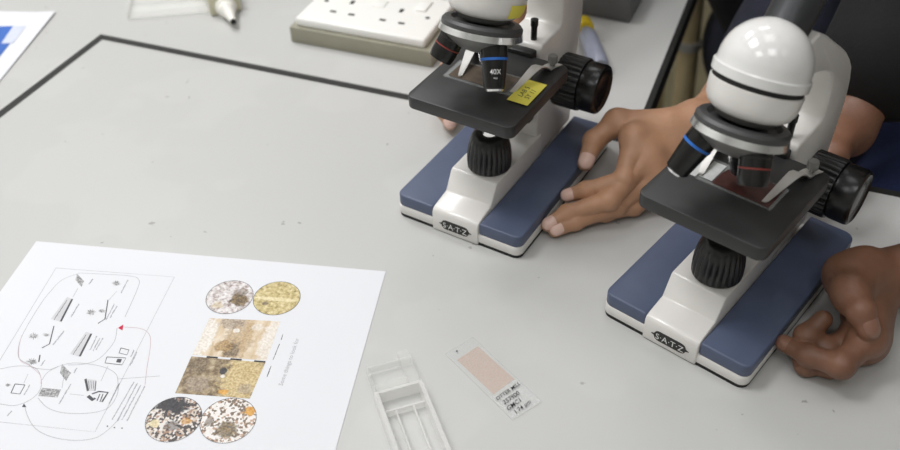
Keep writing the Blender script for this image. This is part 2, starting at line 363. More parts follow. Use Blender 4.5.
# ================================================================== MICROSCOPES
def microscope(x, y, a, label, turret, marks40, sticker=False):
    t = thing('microscope', label, 'microscope', (x, y, 0), a, 'student microscopes on the table')
    # base
    obj('rubber_foot', prism(rrect(-61, 56.3, -.5, 179.5, 7), 0, 3), M['rubber'], t, smooth=30)
    slab = prism(rrect(-61.5, 56.8, -1, 180, 7, 8), 2.8, 11.5, 1.2, 2)
    obj('base', slab, M['white'], t)['label'] = 'white base slab'
    obj('base_pad', prism(rrect(-61.3, -25.2, -.4, 179.4, 3, 6, (7, 1.5, 1.5, 9)), 11, 22.5, 2.2, 3), M['blue'], t)['label'] = 'left blue-grey base pad'
    obj('base_pad', prism(rrect(18.8, 56.6, -.4, 179.4, 3, 6, (1.5, 7, 9, 1.5)), 11, 22.5, 2.2, 3), M['blue'], t)['label'] = 'right blue-grey base pad'
    # white column running up the middle of the base
    prof = [(-2.2, .8), (-2.2, 19), (-.6, 22), (3, 23.4), (20.5, 26), (29, 41.5), (31, 43), (112, 43), (112, .8)]
    obj('base_spine', prism(prof, -25, 18.5, 1.1, 2, 'x'), M['white'], t, smooth=50)
    q = [(-17.2, 0), (-15, .5), (-14.2, 1.2), (-13.8, 2.3), (-12.9, 3.4), (-11.4, 4.1), (-9.6, 4.4)]
    q = q+[(-x_, z_) for x_, z_ in q[::-1]]; plate = q+[(x_, -z_) for x_, z_ in q[::-1][1:-1]]
    bad = obj('badge', xf(prism([(p_[0]*.9, p_[1]*1.05) for p_ in plate], 0, .5), Matrix.Rotation(PI/2, 4, 'X')), M['badge'], t, smooth=0, loc=(-2.8, -2.2, 10.2))
    bad['label'] = 'black badge with white letters S A T Z'
    obj('badge_lettering', xf(fit(text_bm('S·A·T·Z', 7, space=1.05, thick=.03), 22.5, 5.4), Matrix.Translation((0, -.7, -.2)) @ Matrix.Rotation(PI/2, 4, 'X')), M['mark'], bad, smooth=0)
    # arm
    arm = [(104, 20), (104, 129), (106, 132), (139, 132.5), (142.5, 136), (143, 146), (142, 158), (138, 170), (131, 178), (121, 184), (108, 190), (96, 194), (70, 200),
           (60, 224), (86, 228), (102, 219), (119, 207.5), (138, 195), (154, 183.5), (166, 173), (175, 163), (181, 150), (184, 138), (184.5, 126), (182.5, 108), (179, 80), (176, 50), (174, 20)]
    obj('arm', prism(arm, -17, 17, 2.2, 3, 'x'), M['white'], t, smooth=40)
    obj('rack_housing', box(-13, 13, 96, 112, 60, 128, 1.5), M['black'], t)
    # condenser with its glowing lens
    c = obj('condenser', lathe([(16.5, 43), (18.2, 44), (18.6, 48), (18.5, 56), (17.6, 63), (16.2, 69), (14, 74), (11, 76), (6, 75), (5, 73)], 144, 24, 1.7, (2, 4)), M['black'], t, smooth=50, loc=(0, 50, 0))
    c['label'] = 'black fluted condenser collar'
    obj('lens', lathe([(5.2, 73), (4.6, 74.6), (3, 75.4), (0, 75.8)], 32), M['lens'], c)['label'] = 'bright lens'
    # stage
    st = prism(rrect(-47, 45.5, 0, 100, 7, 8), 113.5, 124, 1, 2)
    st = obj('stage', st, M['stage'], t)
    obj('stage_diaphragm', lathe([(20, 101), (25, 102), (26, 104), (26, 111), (24, 113.6)], 40), M['cone'], st, loc=(12, 58, 0))
    obj('stage_bracket', box(-22, 22, 70, 104, 100, 114, 2), M['black'], st)
    for s in (-1, 1):
        ax = s*32
        path = [((ax+s*3, 97, 125.6), (1, 0, 0), 9), ((ax, 90, 125.8), (1, .1, 0), 9.5), ((ax-s*.8, 84, 126.2), (1, .1, 0), 9.5), ((ax-s*2, 77.5, 132), (1, .1, 0), 9), ((ax-s*3, 72, 134), (1, .1, 0), 8.5), ((ax-s*4, 66, 133), (1, .1, 0), 7.6), ((ax-s*8.5, 44, 125.8), (1, .1, 0), 3.8), ((ax-s*9, 41.5, 126.1), (1, .1, 0), 2.5)]
        k = obj('stage_clip', ribbon(path, 8, .7), M['steel'], t, smooth=40)
        k['label'] = ('left' if s < 0 else 'right')+' sprung metal stage clip'
        obj('thumbscrew', lathe([(2.2, 124), (2.2, 128.4), (3.9, 128.8), (3.9, 134), (3.2, 135), (0, 135.2)], 60, 15, .5, (2, 3)), M['cone'], k, loc=(ax+s*1, 92, 0))
    # focus knobs both sides, fine knob on the coarse knob
    for s in (-1, 1):
        kb = lathe([(14, 15), (23, 16), (23.4, 18), (23.4, 38), (22.6, 39.6), (19, 40)], 168, 28, 1.7, (2, 3))
        kb = obj('coarse_focus_knob', xf(kb, Matrix.Rotation(s*PI/2, 4, 'Y')), M['black'], t, smooth=40, loc=(0, 148, 79))
        kf = lathe([(18.5, 39.6), (21.4, 40.6), (21.8, 43), (21.8, 54), (21, 56), (19, 57), (17.6, 56), (15, 55), (12.5, 55.6), (0, 56)], 64)
        obj('fine_focus_knob', xf(kf, Matrix.Rotation(s*PI/2, 4, 'Y')), M['gloss'], kb)
    # head, coaxial with the tilted nosepiece
    lean = R(20); Nn = Vector((0, math.sin(lean), math.cos(lean))); hc = Vector((0, 50, 216)); hm = axis_mtx(hc, Nn)
    hd = [(17, -32), (22.5, -30.6), (26, -28.2), (28.2, -24), (29, -19), (29.4, -12.5), (28.2, -12), (28, -8)]
    hd = obj('head', xf(lathe(hd, 64), hm), M['white'], t, smooth=40)
    obj('head_collar', xf(lathe([(15, -36), (19, -34.5), (22, -30.5), (21, -29)], 64), hm), M['cone'], hd)
    obj('head_seam', xf(lathe([(28.3, -12.3), (28.3, -8.6)], 64, cap=False), hm), M['rubber'], hd)
    dome = [(28.8, -9), (30.1, -8.4), (30.3, -2.8), (29.2, -1.8)]+[(28.8*math.cos(R(q)), 28.8*math.sin(R(q))) for q in range(0, 91, 6)]
    obj('dome', xf(lathe(dome, 72), hm), M['dome'], hd, smooth=30)['label'] = 'glossy white domed cover'
    if sticker:
        sv = [(r_*math.cos(q), r_*math.sin(q), z) for r_, z in ((26.6, -28), (28.7, -24), (29.5, -18)) for q in np.linspace(R(-26), R(14), 9)]
        obj('sticker', xf(mesh_bm(sv, [(i+9*j, i+1+9*j, i+10+9*j, i+9+9*j) for j in (0, 1) for i in range(8)]), hm), M['ylabel'], t)['label'] = 'yellow sticker'
    ep = axis_mtx((0, 66, 228), (0, 1, 1.02))
    e = obj('eyepiece_tube', xf(lathe([(14.6, 0), (14.6, 62), (15.2, 63), (15.2, 88), (14, 89)], 48), ep), M['tube'], t)
    obj('eyepiece', xf(lathe([(13.6, 88), (16, 90), (16.6, 108), (14.5, 111), (9, 111), (8, 109.5), (0, 109)], 48), ep), M['gloss'], e)
    # revolving nosepiece: its axis leans so the working objective is vertical
    ctr = hc-Nn*43; e1 = Vector((0, 1, 0)); act = Vector((0, ctr.y+17*math.cos(lean), ctr.z-17*math.sin(lean))); fr = axis_mtx(ctr, Nn)
    n = obj('nosepiece', xf(lathe([(10, -6), (20, -5), (28, -2), (29, -1), (29.4, 2), (30.3, 2.4), (30.3, 5.2), (28.6, 7.2), (24, 7.8), (21.5, 5), (10, 5)], 72), fr), M['grey'], t, smooth=30)
    obj('chrome_ring', xf(lathe([(29, -2.6), (31.6, -2.3), (30.4, 2.2), (29.2, 2.5)], 72), fr), M['chrome'], n)
    obj('turret_cone', xf(lathe([(9, -15), (16, -13), (24, -7.5), (29.6, -2.4)], 60), fr), M['cone'], n)
    ring = []
    for k in range(3):
        rot = Matrix.Rotation(k*2*PI/3, 3, Nn); dr = rot @ Vector((0, 0, -1)); p0 = ctr+rot @ (act-ctr)
        ring.append((p0, dr))
    for k, kind in enumerate(turret):
        p0, dr = ring[k]; L = {'4': 32, '10': 36.5, '40': 40}[kind]; mx = axis_mtx(p0+dr*4, dr)
        if kind == '4': pr = [(8, 0), (10, 1), (10, 6), (9.7, 6.4), (9.7, 19), (9.1, 22.6), (8.9, 23.4), (6, 23.6), (5, 22)]
        elif kind == '10': pr = [(8, 0), (10.2, 1), (10.2, 14), (9.4, 24), (6.8, 31.5), (4.5, 32.5), (3.4, 31.5)]
        else: pr = [(8, 0), (9.9, 1), (9.9, 13), (9.6, 14), (7.9, 33), (7, 34), (5.8, 34)]
        ob = obj('objective', xf(lathe(pr, 48), mx), M['gloss'], t, smooth=35)
        ob['label'] = {'4': 'short objective with a red ring', '10': 'medium objective with a yellow ring', '40': 'long objective with a blue ring'}[kind]
        zr = {'4': 12, '10': 9, '40': 11.5}[kind]; rr = {'4': 9.85, '10': 10.35, '40': 10.02}[kind]
        obj('colour_ring', xf(lathe([(rr-.3, zr), (rr, zr+.1), (rr, zr+(1.1 if kind == '4' else 1.9)), (rr-.3, zr+(1.2 if kind == '4' else 2))], 48), mx), M[{'4': 'red', '10': 'yel', '40': 'blu'}[kind]], ob)
        if kind == '40':
            z0, r0, r1 = (33.9, 5.8, 3.9)
            obj('front_lens', xf(lathe([(r0+.9, z0), (r0, z0+1.6), (r1, z0+2), (0, z0+1.4)], 40), mx), M['chrome'], ob)
        if kind == '40' and marks40:
            ca, sa_ = math.cos(a), math.sin(a); cv = Vector((ca*(0-x)+sa_*(0-y), -sa_*(0-x)+ca*(0-y), H))-p0-dr*24
            cv = mx.to_3x3().inverted() @ cv; q0_ = math.atan2(cv.y, cv.x)
            for b_, zo in ((text_bm('40X', 5.3, thick=.008), 22), (text_bm('0.65', 1.9), 26.4)):
                for v in b_.verts:
                    q = q0_-v.co.x/9.6-.1; zz = zo-v.co.y; r_ = 9.68-(max(zz, 14)-14)*.0885
                    v.co = Vector((r_*math.cos(q), r_*math.sin(q), zz))
                obj('marking', xf(b_, mx), M['mark'], ob, smooth=0)['label'] = 'white magnification marking'
    obj('limit_screw', lathe([(2.6, 138), (2.6, 150), (3.2, 150.5), (3.2, 156), (0, 157)], 20), M['gloss'], t, loc=(6, 112, -6))
    return t
LX, LY, LA = 7.69, 585.22, R(-31.7)
RX, RY, RA = 159.76, 454.17, R(-41.36)
def loc2w(s, p):
    x, y, a = s; c_, n_ = math.cos(a), math.sin(a); return np.array([x+c_*p[0]-n_*p[1], y+n_*p[0]+c_*p[1], p[2]])
SL, SR = (LX, LY, LA), (RX, RY, RA)
microscope(*SL, 'white and blue microscope nearer the socket box, blue-ringed 40X objective in front', ('10', '4', '40'), True, True)
microscope(*SR, 'white and blue microscope with glossy white dome in full view, red-ringed objective in front', ('10', '40', '4'), False)

# slides lying on the stages
def stage_slide(s, name, label, kind):
    a = s[2]; w = loc2w(s, (-36 if kind == 'l' else -46, 38, 124.1)); t = thing(name, label, 'microscope slide', w, a)
    obj('glass', prism([(0, 0), (76, 0), (76, 27), (0, 27)], 0, 1.1), M['glass'], t, smooth=0)
    if kind == 'r':
        obj('section', prism([(33, 1.5), (74, 1), (74, 26), (36, 26), (33, 15)], 1.1, 1.35), M['section'], t, smooth=0)['label'] = 'dark red-brown thin section'
        obj('frosted_end', prism([(.5, .5), (21, .5), (21, 26.5), (.5, 26.5)], 1.1, 1.3), M['frost'], t, smooth=0)
        obj('frosted_end', prism([(22.5, 3), (32, 3), (32, 24), (22.5, 24)], 1.1, 1.25), M['frost'], t, smooth=0)
    else:
        obj('section', prism([(4, 2), (55, 2), (55, 25), (4, 25)], 1.1, 1.35), M['section2'], t, smooth=0)['label'] = 'dull brown thin section'
        lb = obj('paper_label', prism([(60.5, -6.5), (78, -6.5), (78, 26.5), (60.5, 26.5)], 1.15, 1.45), M['ylabel'], t, smooth=0); lb['label'] = 'yellow paper label with pen writing'
        for s_, px_, py_, q in (('LAB 5', 67, 9, 58), ('SY 11', 73, 8, 58)):
            obj('handwriting', xf(text_bm(s_, 6, shear=.2), Matrix.Translation((px_, py_, 1.5)) @ Matrix.Rotation(R(-90+q-58+180), 4, 'Z')), M['ink'], lb, smooth=0)
stage_slide(SR, 'microscope_slide', 'glass slide with dark red-brown section on the stage under the red-ringed objective', 'r')
stage_slide(SL, 'microscope_slide', 'glass slide with yellow paper label on the stage under the blue-ringed objective', 'l')

# ================================================================== SMALL THINGS ON THE TABLE
sl = thing('microscope_slide', 'glass slide with speckled pink section and handwriting lying flat on the table', 'microscope slide', (-5.68, 456.42, 0), R(36.56))
obj('glass', prism(rrect(0, 26, -76, 0, .8, 3), .12, 1.2), M['glass'], sl, smooth=0)
obj('section', prism([(3.4, -9.5), (23.6, -8.5), (24.6, -49), (4.2, -50.5)], .04, .1), M['pink'], sl, smooth=0)['label'] = 'speckled pink rock section'
for i, (s_, sz, dx, dy, q) in enumerate((('OTTER MILL', 4.1, 13.2, -55.2, 3), ('257900', 4.9, 11, -61, 2), ('GMC1', 4.9, 9, -66.5, 3), ('1.74 µm', 4.6, 12, -71.8, 4))):
    obj('handwriting', xf(text_bm(s_, sz, shear=.25, thick=.02), Matrix.Translation((dx, dy, 1.26)) @ Matrix.Rotation(R(q), 4, 'Z')), M['ink'], sl, smooth=0)
obj('ink_dot', xf(lathe([(.7, 0), (.7, .1)], 12), Matrix.Translation((8, -3.6, 1.2))), M['ink'], sl)

# clear plastic slide box, lid folded open
b0 = at(374, 396, 8)
bx = thing('plastic_slide_box', 'empty clear plastic slide box with its lid open, lying beside the printed sheet', 'plastic box', (b0[0], b0[1], 0), R(18))
obj('box_floor', box(0, 35, -95, 0, .2, 1.2), M['clear'], bx, smooth=0)
for a_, b_ in ((0, 3.2), (31.8, 35)): obj('box_wall', box(a_, b_, -95, 0, 1.2, 12, .5), M['milk'], bx, smooth=0)
obj('box_wall', box(3.2, 31.8, -2.4, 0, 1.2, 12, .3), M['milk'], bx, smooth=0)
for a_ in (10.5, 23): obj('slide_rail', box(a_, a_+1.3, -95, -14, 1.2, 6.5, .3), M['milk'], bx, smooth=0)
obj('box_ledge', box(3.2, 31.8, -15.5, -14, 1.2, 7, .3), M['milk'], bx, smooth=0)
lid = obj('lid', join(box(1, 34, 1, 26, 1, 2), box(1, 2.6, 1, 26, 2, 9), box(1, 34, 24.5, 26, 2, 9)), M['clear'], bx, smooth=0)
obj('lid_lip', join(box(26, 34, 1, 32, 2, 10, .4), box(3, 27, 3, 9, 2, 9, .4)), M['clear'], lid, smooth=0)

# socket box
q0 = T(*[float(v) for v in ((np.array([-170.5, 916.4, 0])-K0)@U, (np.array([-170.5, 916.4, 0])-K0)@Vv)])
sk = thing('socket_box', 'white double power socket on an olive-grey back box, standing on the bench', 'power socket', q0, KA)
obj('back_box', box(0, 167, 0, 100, 0, 19, 2), M['backbox'], sk)
pt = obj('face_plate', box(6, 158, 4, 96, 18.5, 29, 3, 3), M['sock'], sk); pt['label'] = 'white face plate'
for cx in (51, 110):
    for dx in (-11, 11): obj('pin_slot', box(cx+dx-3.6, cx+dx+3.6, 28, 32, 28.6, 29.15), M['slot'], pt, smooth=0)
    obj('pin_slot', box(cx-2.2, cx+2.2, 52, 60, 28.6, 29.15), M['slot'], pt, smooth=0)
    obj('rocker_switch', box(cx+(14 if cx > 80 else -24), cx+(26 if cx > 80 else -12), 60, 84, 28.5, 31.2, 1), M['sock'], pt)
obj('rocker_switch', box(74, 89, 55, 70, 28.5, 30.2, .8), M['sock'], pt)
for cx in (22, 143): obj('fixing_screw', xf(lathe([(2.6, 0), (2.6, .3)], 16), Matrix.Translation((cx, 50, 28.9))), M['slot'], pt)

# dark grey device at the top edge
dv = thing('electronic_device', 'dark grey box-shaped device with a pale panel, at the back of the bench', 'device', at(630, 23, 0), R(-24))
obj('housing', prism([(-2, 0), (95, 4), (100, 34), (-10, 34)], -95, 0, 2.5, 2, 'x'), M['device'], dv, smooth=40)
obj('label_panel', box(-24, -5, 12, 60, 33.8, 34.6), M['mark'], dv, smooth=0)['label'] = 'pale panel'

# bottle with yellow cap half hidden behind the left microscope
ya = at(584, 28, 9); ye = at(600, 68, 9); yd = ye-ya; yL = float(np.linalg.norm(yd))
yb = thing('squeeze_bottle', 'pale blue-grey plastic bottle with yellow cap, lying behind the left microscope', 'bottle', (ya[0], ya[1], 0), math.atan2(yd[1], yd[0]))
ym = Matrix.Translation((0, 0, 10.2)) @ Matrix.Rotation(PI/2, 4, 'Y')
obj('bottle_body', xf(lathe([(5, 6), (5.5, 10), (8.5, 16), (10, 24), (10, yL-4), (8, yL), (0, yL)], 40), ym), M['lilacbottle'], yb)
obj('cap', xf(lathe([(0, -11), (8, -10.5), (10, -8), (10.2, 5), (9.6, 7), (5, 7.2)], 60, 20, .6, (2, 3)), ym), M['ycap'], yb)['label'] = 'yellow cap'

# glue bottle with nozzle, top of the frame
g0 = at(234, 25, 6); g1 = at(219, -8, 14); gd = g1-g0
gb = thing('nozzle_bottle', 'white nozzle with a black tip on a cream bottle, lying on the bench', 'bottle', (g0[0], g0[1], 0), math.atan2(gd[1], gd[0]))
gm = Matrix.Translation((0, 0, 10)) @ Matrix.Rotation(PI/2, 4, 'Y')
obj('nozzle', xf(lathe([(2.6, 1), (3.6, 4), (7.6, 26), (9.5, 28), (9.5, 34), (12, 36), (12, 46)], 40), gm), M['nozzle'], gb)
obj('nozzle_tip', xf(lathe([(1.5, -1.2), (2.9, -.8), (3.0, 1.8)], 24), gm), M['rubber'], gb)['label'] = 'black tip'
obj('bottle_body', xf(lathe([(8, 46), (17, 50), (19, 60), (19, 150), (16, 155), (0, 156)], 40), Matrix.Translation((0, 0, 19)) @ Matrix.Rotation(PI/2, 4, 'Y')), M['cream'], gb)
obj('bottle_flange', xf(box(-12, 12, -18, 18, 40, 46, 2), Matrix.Translation((0, 0, 13)) @ Matrix.Rotation(PI/2, 4, 'Y')), M['cream'], gb)

# clear plastic wallet / tray beside it
w0 = at(128, 20, 0); cp = thing('plastic_tray', 'clear plastic tray lying on the bench beside the nozzle bottle', 'tray', w0, R(8))
obj('tray_floor', box(0, 120, 0, 70, .2, 1), M['clear'], cp, smooth=0)
obj('tray_rim', join(box(0, 120, 0, 1.4, 1, 9), box(0, 120, 68.6, 70, 1, 9), box(118.6, 120, 1.4, 68.6, 1, 9), box(0, 1.4, 1.4, 68.6, 1, 9), box(1.4, 118.6, 34, 35.4, 1, 9)), M['clear'], cp, smooth=0)

# blue printed sheet, top left
c0 = at(56, 13, 0)
ps = thing('printed_sheet', 'white sheet with blue printed blocks at the far left corner of the bench', 'paper', c0, R(-5))
obj('sheet', (lambda n: ([(-297+i*297/n, -210*j, (.5+(1.5*max(0, (i/n-.9)*10)**2 if j == 0 else 0))+k) for k in (0, .3) for j in (0, 1) for i in range(n+1)],
    [(i, i+1, n+2+i, n+1+i) for i in range(n)]+[(2*n+2+i, 3*n+3+i, 3*n+4+i, 2*n+3+i) for i in range(n)]))(12), M['paper'], ps, smooth=180)
cs_ = np.array(ps.location)/S
def onsheet(pts):
    o = []
    for p in pts:
        w = at(*p, 1.2)-cs_; a_ = R(-5); o.append((math.cos(a_)*w[0]+math.sin(a_)*w[1], -math.sin(a_)*w[0]+math.cos(a_)*w[1]))
    return o
for nm, m_, pts in (('printed_block', 'bprint', [(0, 26.5), (13, 26), (1, 43.5), (-8, 43.5), (-30, 27)]), ('printed_block', 'bprint', [(10, 43.5), (0, 56), (-30, 90), (-60, 44)]), ('printed_block', 'lilac', [(13.2, 26), (26, 25.8), (13, 43.3), (1.2, 43.4)])):
    obj(nm, prism(onsheet(pts), 1.25, 1.35), M[m_], ps, smooth=0)

# ------------------------------------------------------------------ printed worksheet
PA = R(-8.93); P0 = np.array([-346.59, 591.6, 0])
ws = thing('printed_worksheet', 'large white sheet printed with a flow diagram and round rock photographs, nearest the camera', 'paper', P0, PA)
obj('sheet', box(0, 298, -210, 0, .1, .4), M['paper'], ws, smooth=0)
def pp(px, py):
    w = at(px, py, .4)-P0; c_, n_ = math.cos(PA), math.sin(PA); return Vector((c_*w[0]+n_*w[1], -n_*w[0]+c_*w[1], 0))
def strip(bm, pts, w, z, closed=False, px=True, sm=0):
    P = [pp(*p) for p in pts] if px else [Vector((p[0], p[1], 0)) for p in pts]
    if sm:
        Q = []
        for i in range(len(P)-1):
            p0, p1, p2, p3 = P[max(i-1, 0)], P[i], P[i+1], P[min(i+2, len(P)-1)]
            for k in range(sm):
                t = k/sm; Q.append(.5*((2*p1)+(p2-p0)*t+(2*p0-5*p1+4*p2-p3)*t*t+(3*p1-p0-3*p2+p3)*t**3))
        P = Q+[P[-1]]
    if closed: P = P+[P[0]]
    L = []
    for i, p in enumerate(P):
        d = (P[min(i+1, len(P)-1)]-P[max(i-1, 0)]).normalized(); n_ = Vector((-d.y, d.x, 0))*w/2
        L.append((bm.verts.new((p.x+n_.x, p.y+n_.y, z)), bm.verts.new((p.x-n_.x, p.y-n_.y, z))))
    for a, b in zip(L, L[1:]): bm.faces.new((a[0], a[1], b[1], b[0]))
def fill(bm, pts, z):
    bm.faces.new([bm.verts.new((p.x, p.y, z)) for p in [pp(*q) for q in pts]])
Zp = .46
def part(nm, m_, fn, lab=None):
    bm = bmesh.new(); fn(bm); o = obj(nm, bm, M[m_], ws, smooth=0)
    if lab: o['label'] = lab
    return o
def line(pts, w_, nm='diagram_line', m_='line', z=Zp, sm=0, closed=False): part(nm, m_, lambda bm: strip(bm, pts, w_, z, closed, sm=sm))
line([(56, 268), (174.5, 277), (95, 432), (0, 422), (-20, 420), (-20, 396), (0, 360)], .35, 'diagram_frame', closed=True)
for l in ([(80, 273), (62, 280), (50, 292), (40, 305), (25, 330), (19, 345), (19, 358), (28, 364), (35, 368), (50, 369.5), (58, 366.5)],
          [(80, 273), (100, 274), (130, 276), (139, 280), (137, 290), (125, 317)], [(117, 328), (114, 342), (100, 358), (85, 364), (68, 365)],
          [(-20, 372), (0, 369), (18, 366), (35, 368), (41, 378), (40, 390), (30, 400), (15, 405.5), (0, 404), (-20, 402)],
          [(42, 380), (48, 372), (60, 366), (75, 363), (100, 366), (115, 373), (118, 383), (117, 395), (108, 408), (90, 413), (65, 413), (48, 408), (38, 398)],
          [(25, 407), (28, 417), (36, 429), (52, 437), (75, 440.5), (95, 438), (108, 430), (118, 420)]): line(l, .4, 'diagram_curve', sm=6)
for l in ([(108, 366), (101, 381)], [(70, 394), (84, 395.5)], [(118, 379), (160, 376)], [(78, 288), (73, 297)], [(117, 291), (109, 300)], [(62, 388), (64, 376)], [(28, 374), (24, 383)]): line(l, .35)
line([(123, 327), (140, 328.5), (149, 334), (150.5, 345), (147, 368), (145, 385)], .4, 'diagram_curve', 'pline', Zp+.02, 6)
line([(22, 335), (19, 347), (20, 360), (30, 366), (40, 375), (41, 384)], .35, 'diagram_curve', 'pline', Zp+.02, 6)
part('red_arrowhead', 'redp', lambda bm: fill(bm, [(118, 328), (123.5, 324.5), (122.5, 330.5)], Zp+.04))
part('black_arrowhead', 'dline', lambda bm: fill(bm, [(22, 407), (24, 403.5), (26.5, 407.2)], Zp+.05))
def icon(base, m_='lfill', over=()):
    """a printed icon: a filled shape or outline, with darker strokes as sub-parts"""
    o = part('diagram_icon', m_, (lambda bm: fill(bm, base, Zp+.01)) if not callable(base) else base)
    for pts, w_ in over:
        bm = bmesh.new(); strip(bm, pts, w_, Zp+.04); obj('icon_stroke', bm, M['dline'], o, smooth=0)
for x_, y_ in ((0, 0), (19, 34.8)):
    icon([(67+x_, 297+y_), (73+x_, 299+y_), (61+x_, 322+y_), (51+x_, 319+y_)], 'lfill', [([(72.3+x_, 299+y_), (60.8+x_, 321.5+y_)], 1.5)]+[([(67-k*2.6+x_, 300+k*3.9+y_), (64.5-k*2.6+x_, 304.5+k*3.9+y_)], .4) for k in range(5)])
icon([(85, 379), (96, 380), (95, 391), (88, 391)], 'lfill', [([(85.5, 379), (88, 391)], 1.6), ([(96, 381), (95, 391)], .6)]+[([(88.5+k*2.4, 381), (89.5+k*2.1, 389)], .3) for k in range(3)])
def plant(cx, cy, r_):
    def fn(bm):
        n = 26; fill(bm, [(cx+r_*(.55+.45*random.random())*math.cos(2*PI*i/n)*(1 if i % 2 else .5), cy+.62*r_*(.6+.4*random.random())*math.sin(2*PI*i/n)*(1 if i % 2 else .5)) for i in range(n)], Zp+.02)
    return fn
icon(plant(34, 336, 7), 'mfill'); icon(plant(46, 335, 4.5), 'mfill'); icon(plant(91, 312.5, 7), 'mfill'); icon(plant(102, 311, 4.5), 'mfill'); icon(plant(116, 283.5, 6), 'mfill'); icon(plant(32, 362, 7.5), 'mfill'); icon(plant(8, 385, 4), 'mfill')
icon([(62, 364), (71, 373), (66, 381), (60, 373)], 'mfill'); icon([(42, 388), (61, 389.5), (57.5, 397.5), (38, 396)], 'mfill'); icon([(77, 274), (84, 281), (81.5, 287), (75.5, 280)], 'mfill')
for l, w_ in (([(54, 326), (49.5, 344), (42, 348)], .8), ([(108, 300), (105, 319), (98, 323.5)], .8), ([(40, 355), (38.8, 362)], .9), ([(92, 394), (99, 391.5), (108, 392.5), (102, 402)], 1.2), ([(88, 396), (93, 400), (95, 398)], 2.4), ([(100, 394), (97, 401)], .7), ([(103, 394), (100, 402)], .7)):
    line(l, w_, 'diagram_icon', 'dline', Zp+.04)
for l, w_ in (([(15, 384), (25, 385), (20, 394), (11, 393), (15, 384)], .7), ([(121, 348), (129, 350), (127, 355), (119, 353), (121, 348)], .6), ([(107, 357), (126, 358), (122, 365), (105, 363), (107, 357)], .6)):
    line(l, w_, 'diagram_icon', 'dline', Zp+.04)
part('diagram_icon', 'dline', lambda bm: fill(bm, [(117.5, 358.8), (122, 359.2), (120.5, 362.8), (116, 362.3)], Zp+.05))
for c_ in ((107.5, 426.3), (114.5, 427.6), (122, 428.2)): part('dot', 'dline', lambda bm: fill(bm, [(c_[0]+.9*math.cos(q), c_[1]+.7*math.sin(q)) for q in (0, 1, 2, 3, 4, 5)], Zp+.05))
def caption(a, e, w_=1.2, m_='line'):                       # captions too small to read: one ragged strip each
    a = np.array(a, float); e = np.array(e, float); n = max(4, int(np.linalg.norm(e-a)/1.1)); nn = np.array([-(e-a)[1], (e-a)[0]])/np.linalg.norm(e-a)
    L_ = [a+(e-a)*i/n for i in range(n+1)]; up_ = [p+nn*w_*random.uniform(.12, .75) for p in L_]; dn_ = [p-nn*w_*random.uniform(.12, .6) for p in L_]
    part('caption', m_, lambda bm: [fill(bm, [up_[i], up_[i+1], dn_[i+1], dn_[i]], Zp) for i in range(n)])
for a_, e_ in (((93, 279), (89, 284.5)), ((79, 304), (71, 317)), ((64, 331), (53, 345)), ((45, 360), (41, 366)), ((117, 306), (110, 318)), ((114.5, 304), (106, 320)), ((121, 293), (128, 280)), ((100, 338), (93, 351)), ((97, 336), (90, 350)), ((103, 338), (96, 350)),
    ((134, 350), (131, 357)), ((137, 352), (130, 366)), ((134, 382), (112, 420)), ((137.5, 383), (117.5, 421)), ((141, 385), (122, 420)), ((145, 386), (127, 421)), ((119.5, 383), (109, 404)), ((71, 384), (59, 404)), ((30, 385), (24, 395)), ((12, 411), (7, 416)), ((77, 368), (74, 373))):
    caption(a_, e_)
caption((267, 377), (271, 366), .8, 'dline'); caption((273, 360), (279.5, 344), .8, 'dline'); caption((281, 340), (283, 334), .8, 'dline')
obj('heading', xf(text_bm('Some things to look for', 4.7, shear=.05), Matrix.Translation((246.8, -102, Zp)) @ Matrix.Rotation(PI/2, 4, 'Z')), M['line'], ws, smooth=0)
ph = [('pale', [(.3, (176, 150, 116)), (.42, (206, 184, 152)), (.58, (224, 210, 188)), (.72, (232, 226, 216))], 22, 'noise', (3, .8, 1)),
      ('brown', [(.25, (82, 72, 58)), (.42, (130, 114, 86)), (.55, (172, 152, 112)), (.75, (206, 188, 146))], 60, 'noise', (1, 1, 1)),
      ('greywhite', [(.3, (112, 92, 76)), (.42, (176, 164, 156)), (.52, (212, 208, 206)), (.7, (232, 231, 230))], 190, 'noise', (1, 1, 1)),
      ('yellow', [(.28, (132, 116, 72)), (.42, (186, 168, 116)), (.56, (208, 192, 144)), (.72, (228, 217, 182))], 260, 'noise', (1, 1, 1)),
      ('mosaic', [(0, (78, 72, 70)), (.26, (222, 217, 212)), (.55, (164, 134, 114)), (.7, (92, 84, 80)), (.82, (206, 192, 178))], 800, 'vor', (1, 1, 1)),
      ('mosaic2', [(0, (120, 106, 92)), (.18, (232, 228, 224)), (.6, (186, 156, 134)), (.72, (226, 219, 212)), (.9, (132, 114, 96))], 760, 'vor', (1, 1, 1)),
      ('tan', [(.25, (166, 142, 94)), (.45, (196, 174, 124)), (.6, (210, 192, 146)), (.8, (226, 214, 180))], 70, 'noise', (1, 1, 1))]
for n_, st_, sc_, kd, sx in ph: M['ph_'+n_] = ramp_mat(n_+'_photo_print', st_, sc_, kd, .6, sx)
def poly(pts, z): 
    bm = bmesh.new(); bm.faces.new([bm.verts.new((p[0], -p[1], z)) for p in pts]); return bm
def disc(c_, r_, z, n=48): return poly([(c_[0]+r_*math.cos(2*PI*i/n), c_[1]+r_*math.sin(2*PI*i/n)) for i in range(n)], z)
def blobp(c_, rx, ry, z, n=18, j=.25, rot=0):
    P = []
    for i in range(n):
        a_ = 2*PI*i/n; q = 1+random.uniform(-j, j); x_, y_ = rx*q*math.cos(a_), ry*q*math.sin(a_); P.append((c_[0]+x_*math.cos(rot)-y_*math.sin(rot), c_[1]+x_*math.sin(rot)+y_*math.cos(rot)))
    return poly(P, z)
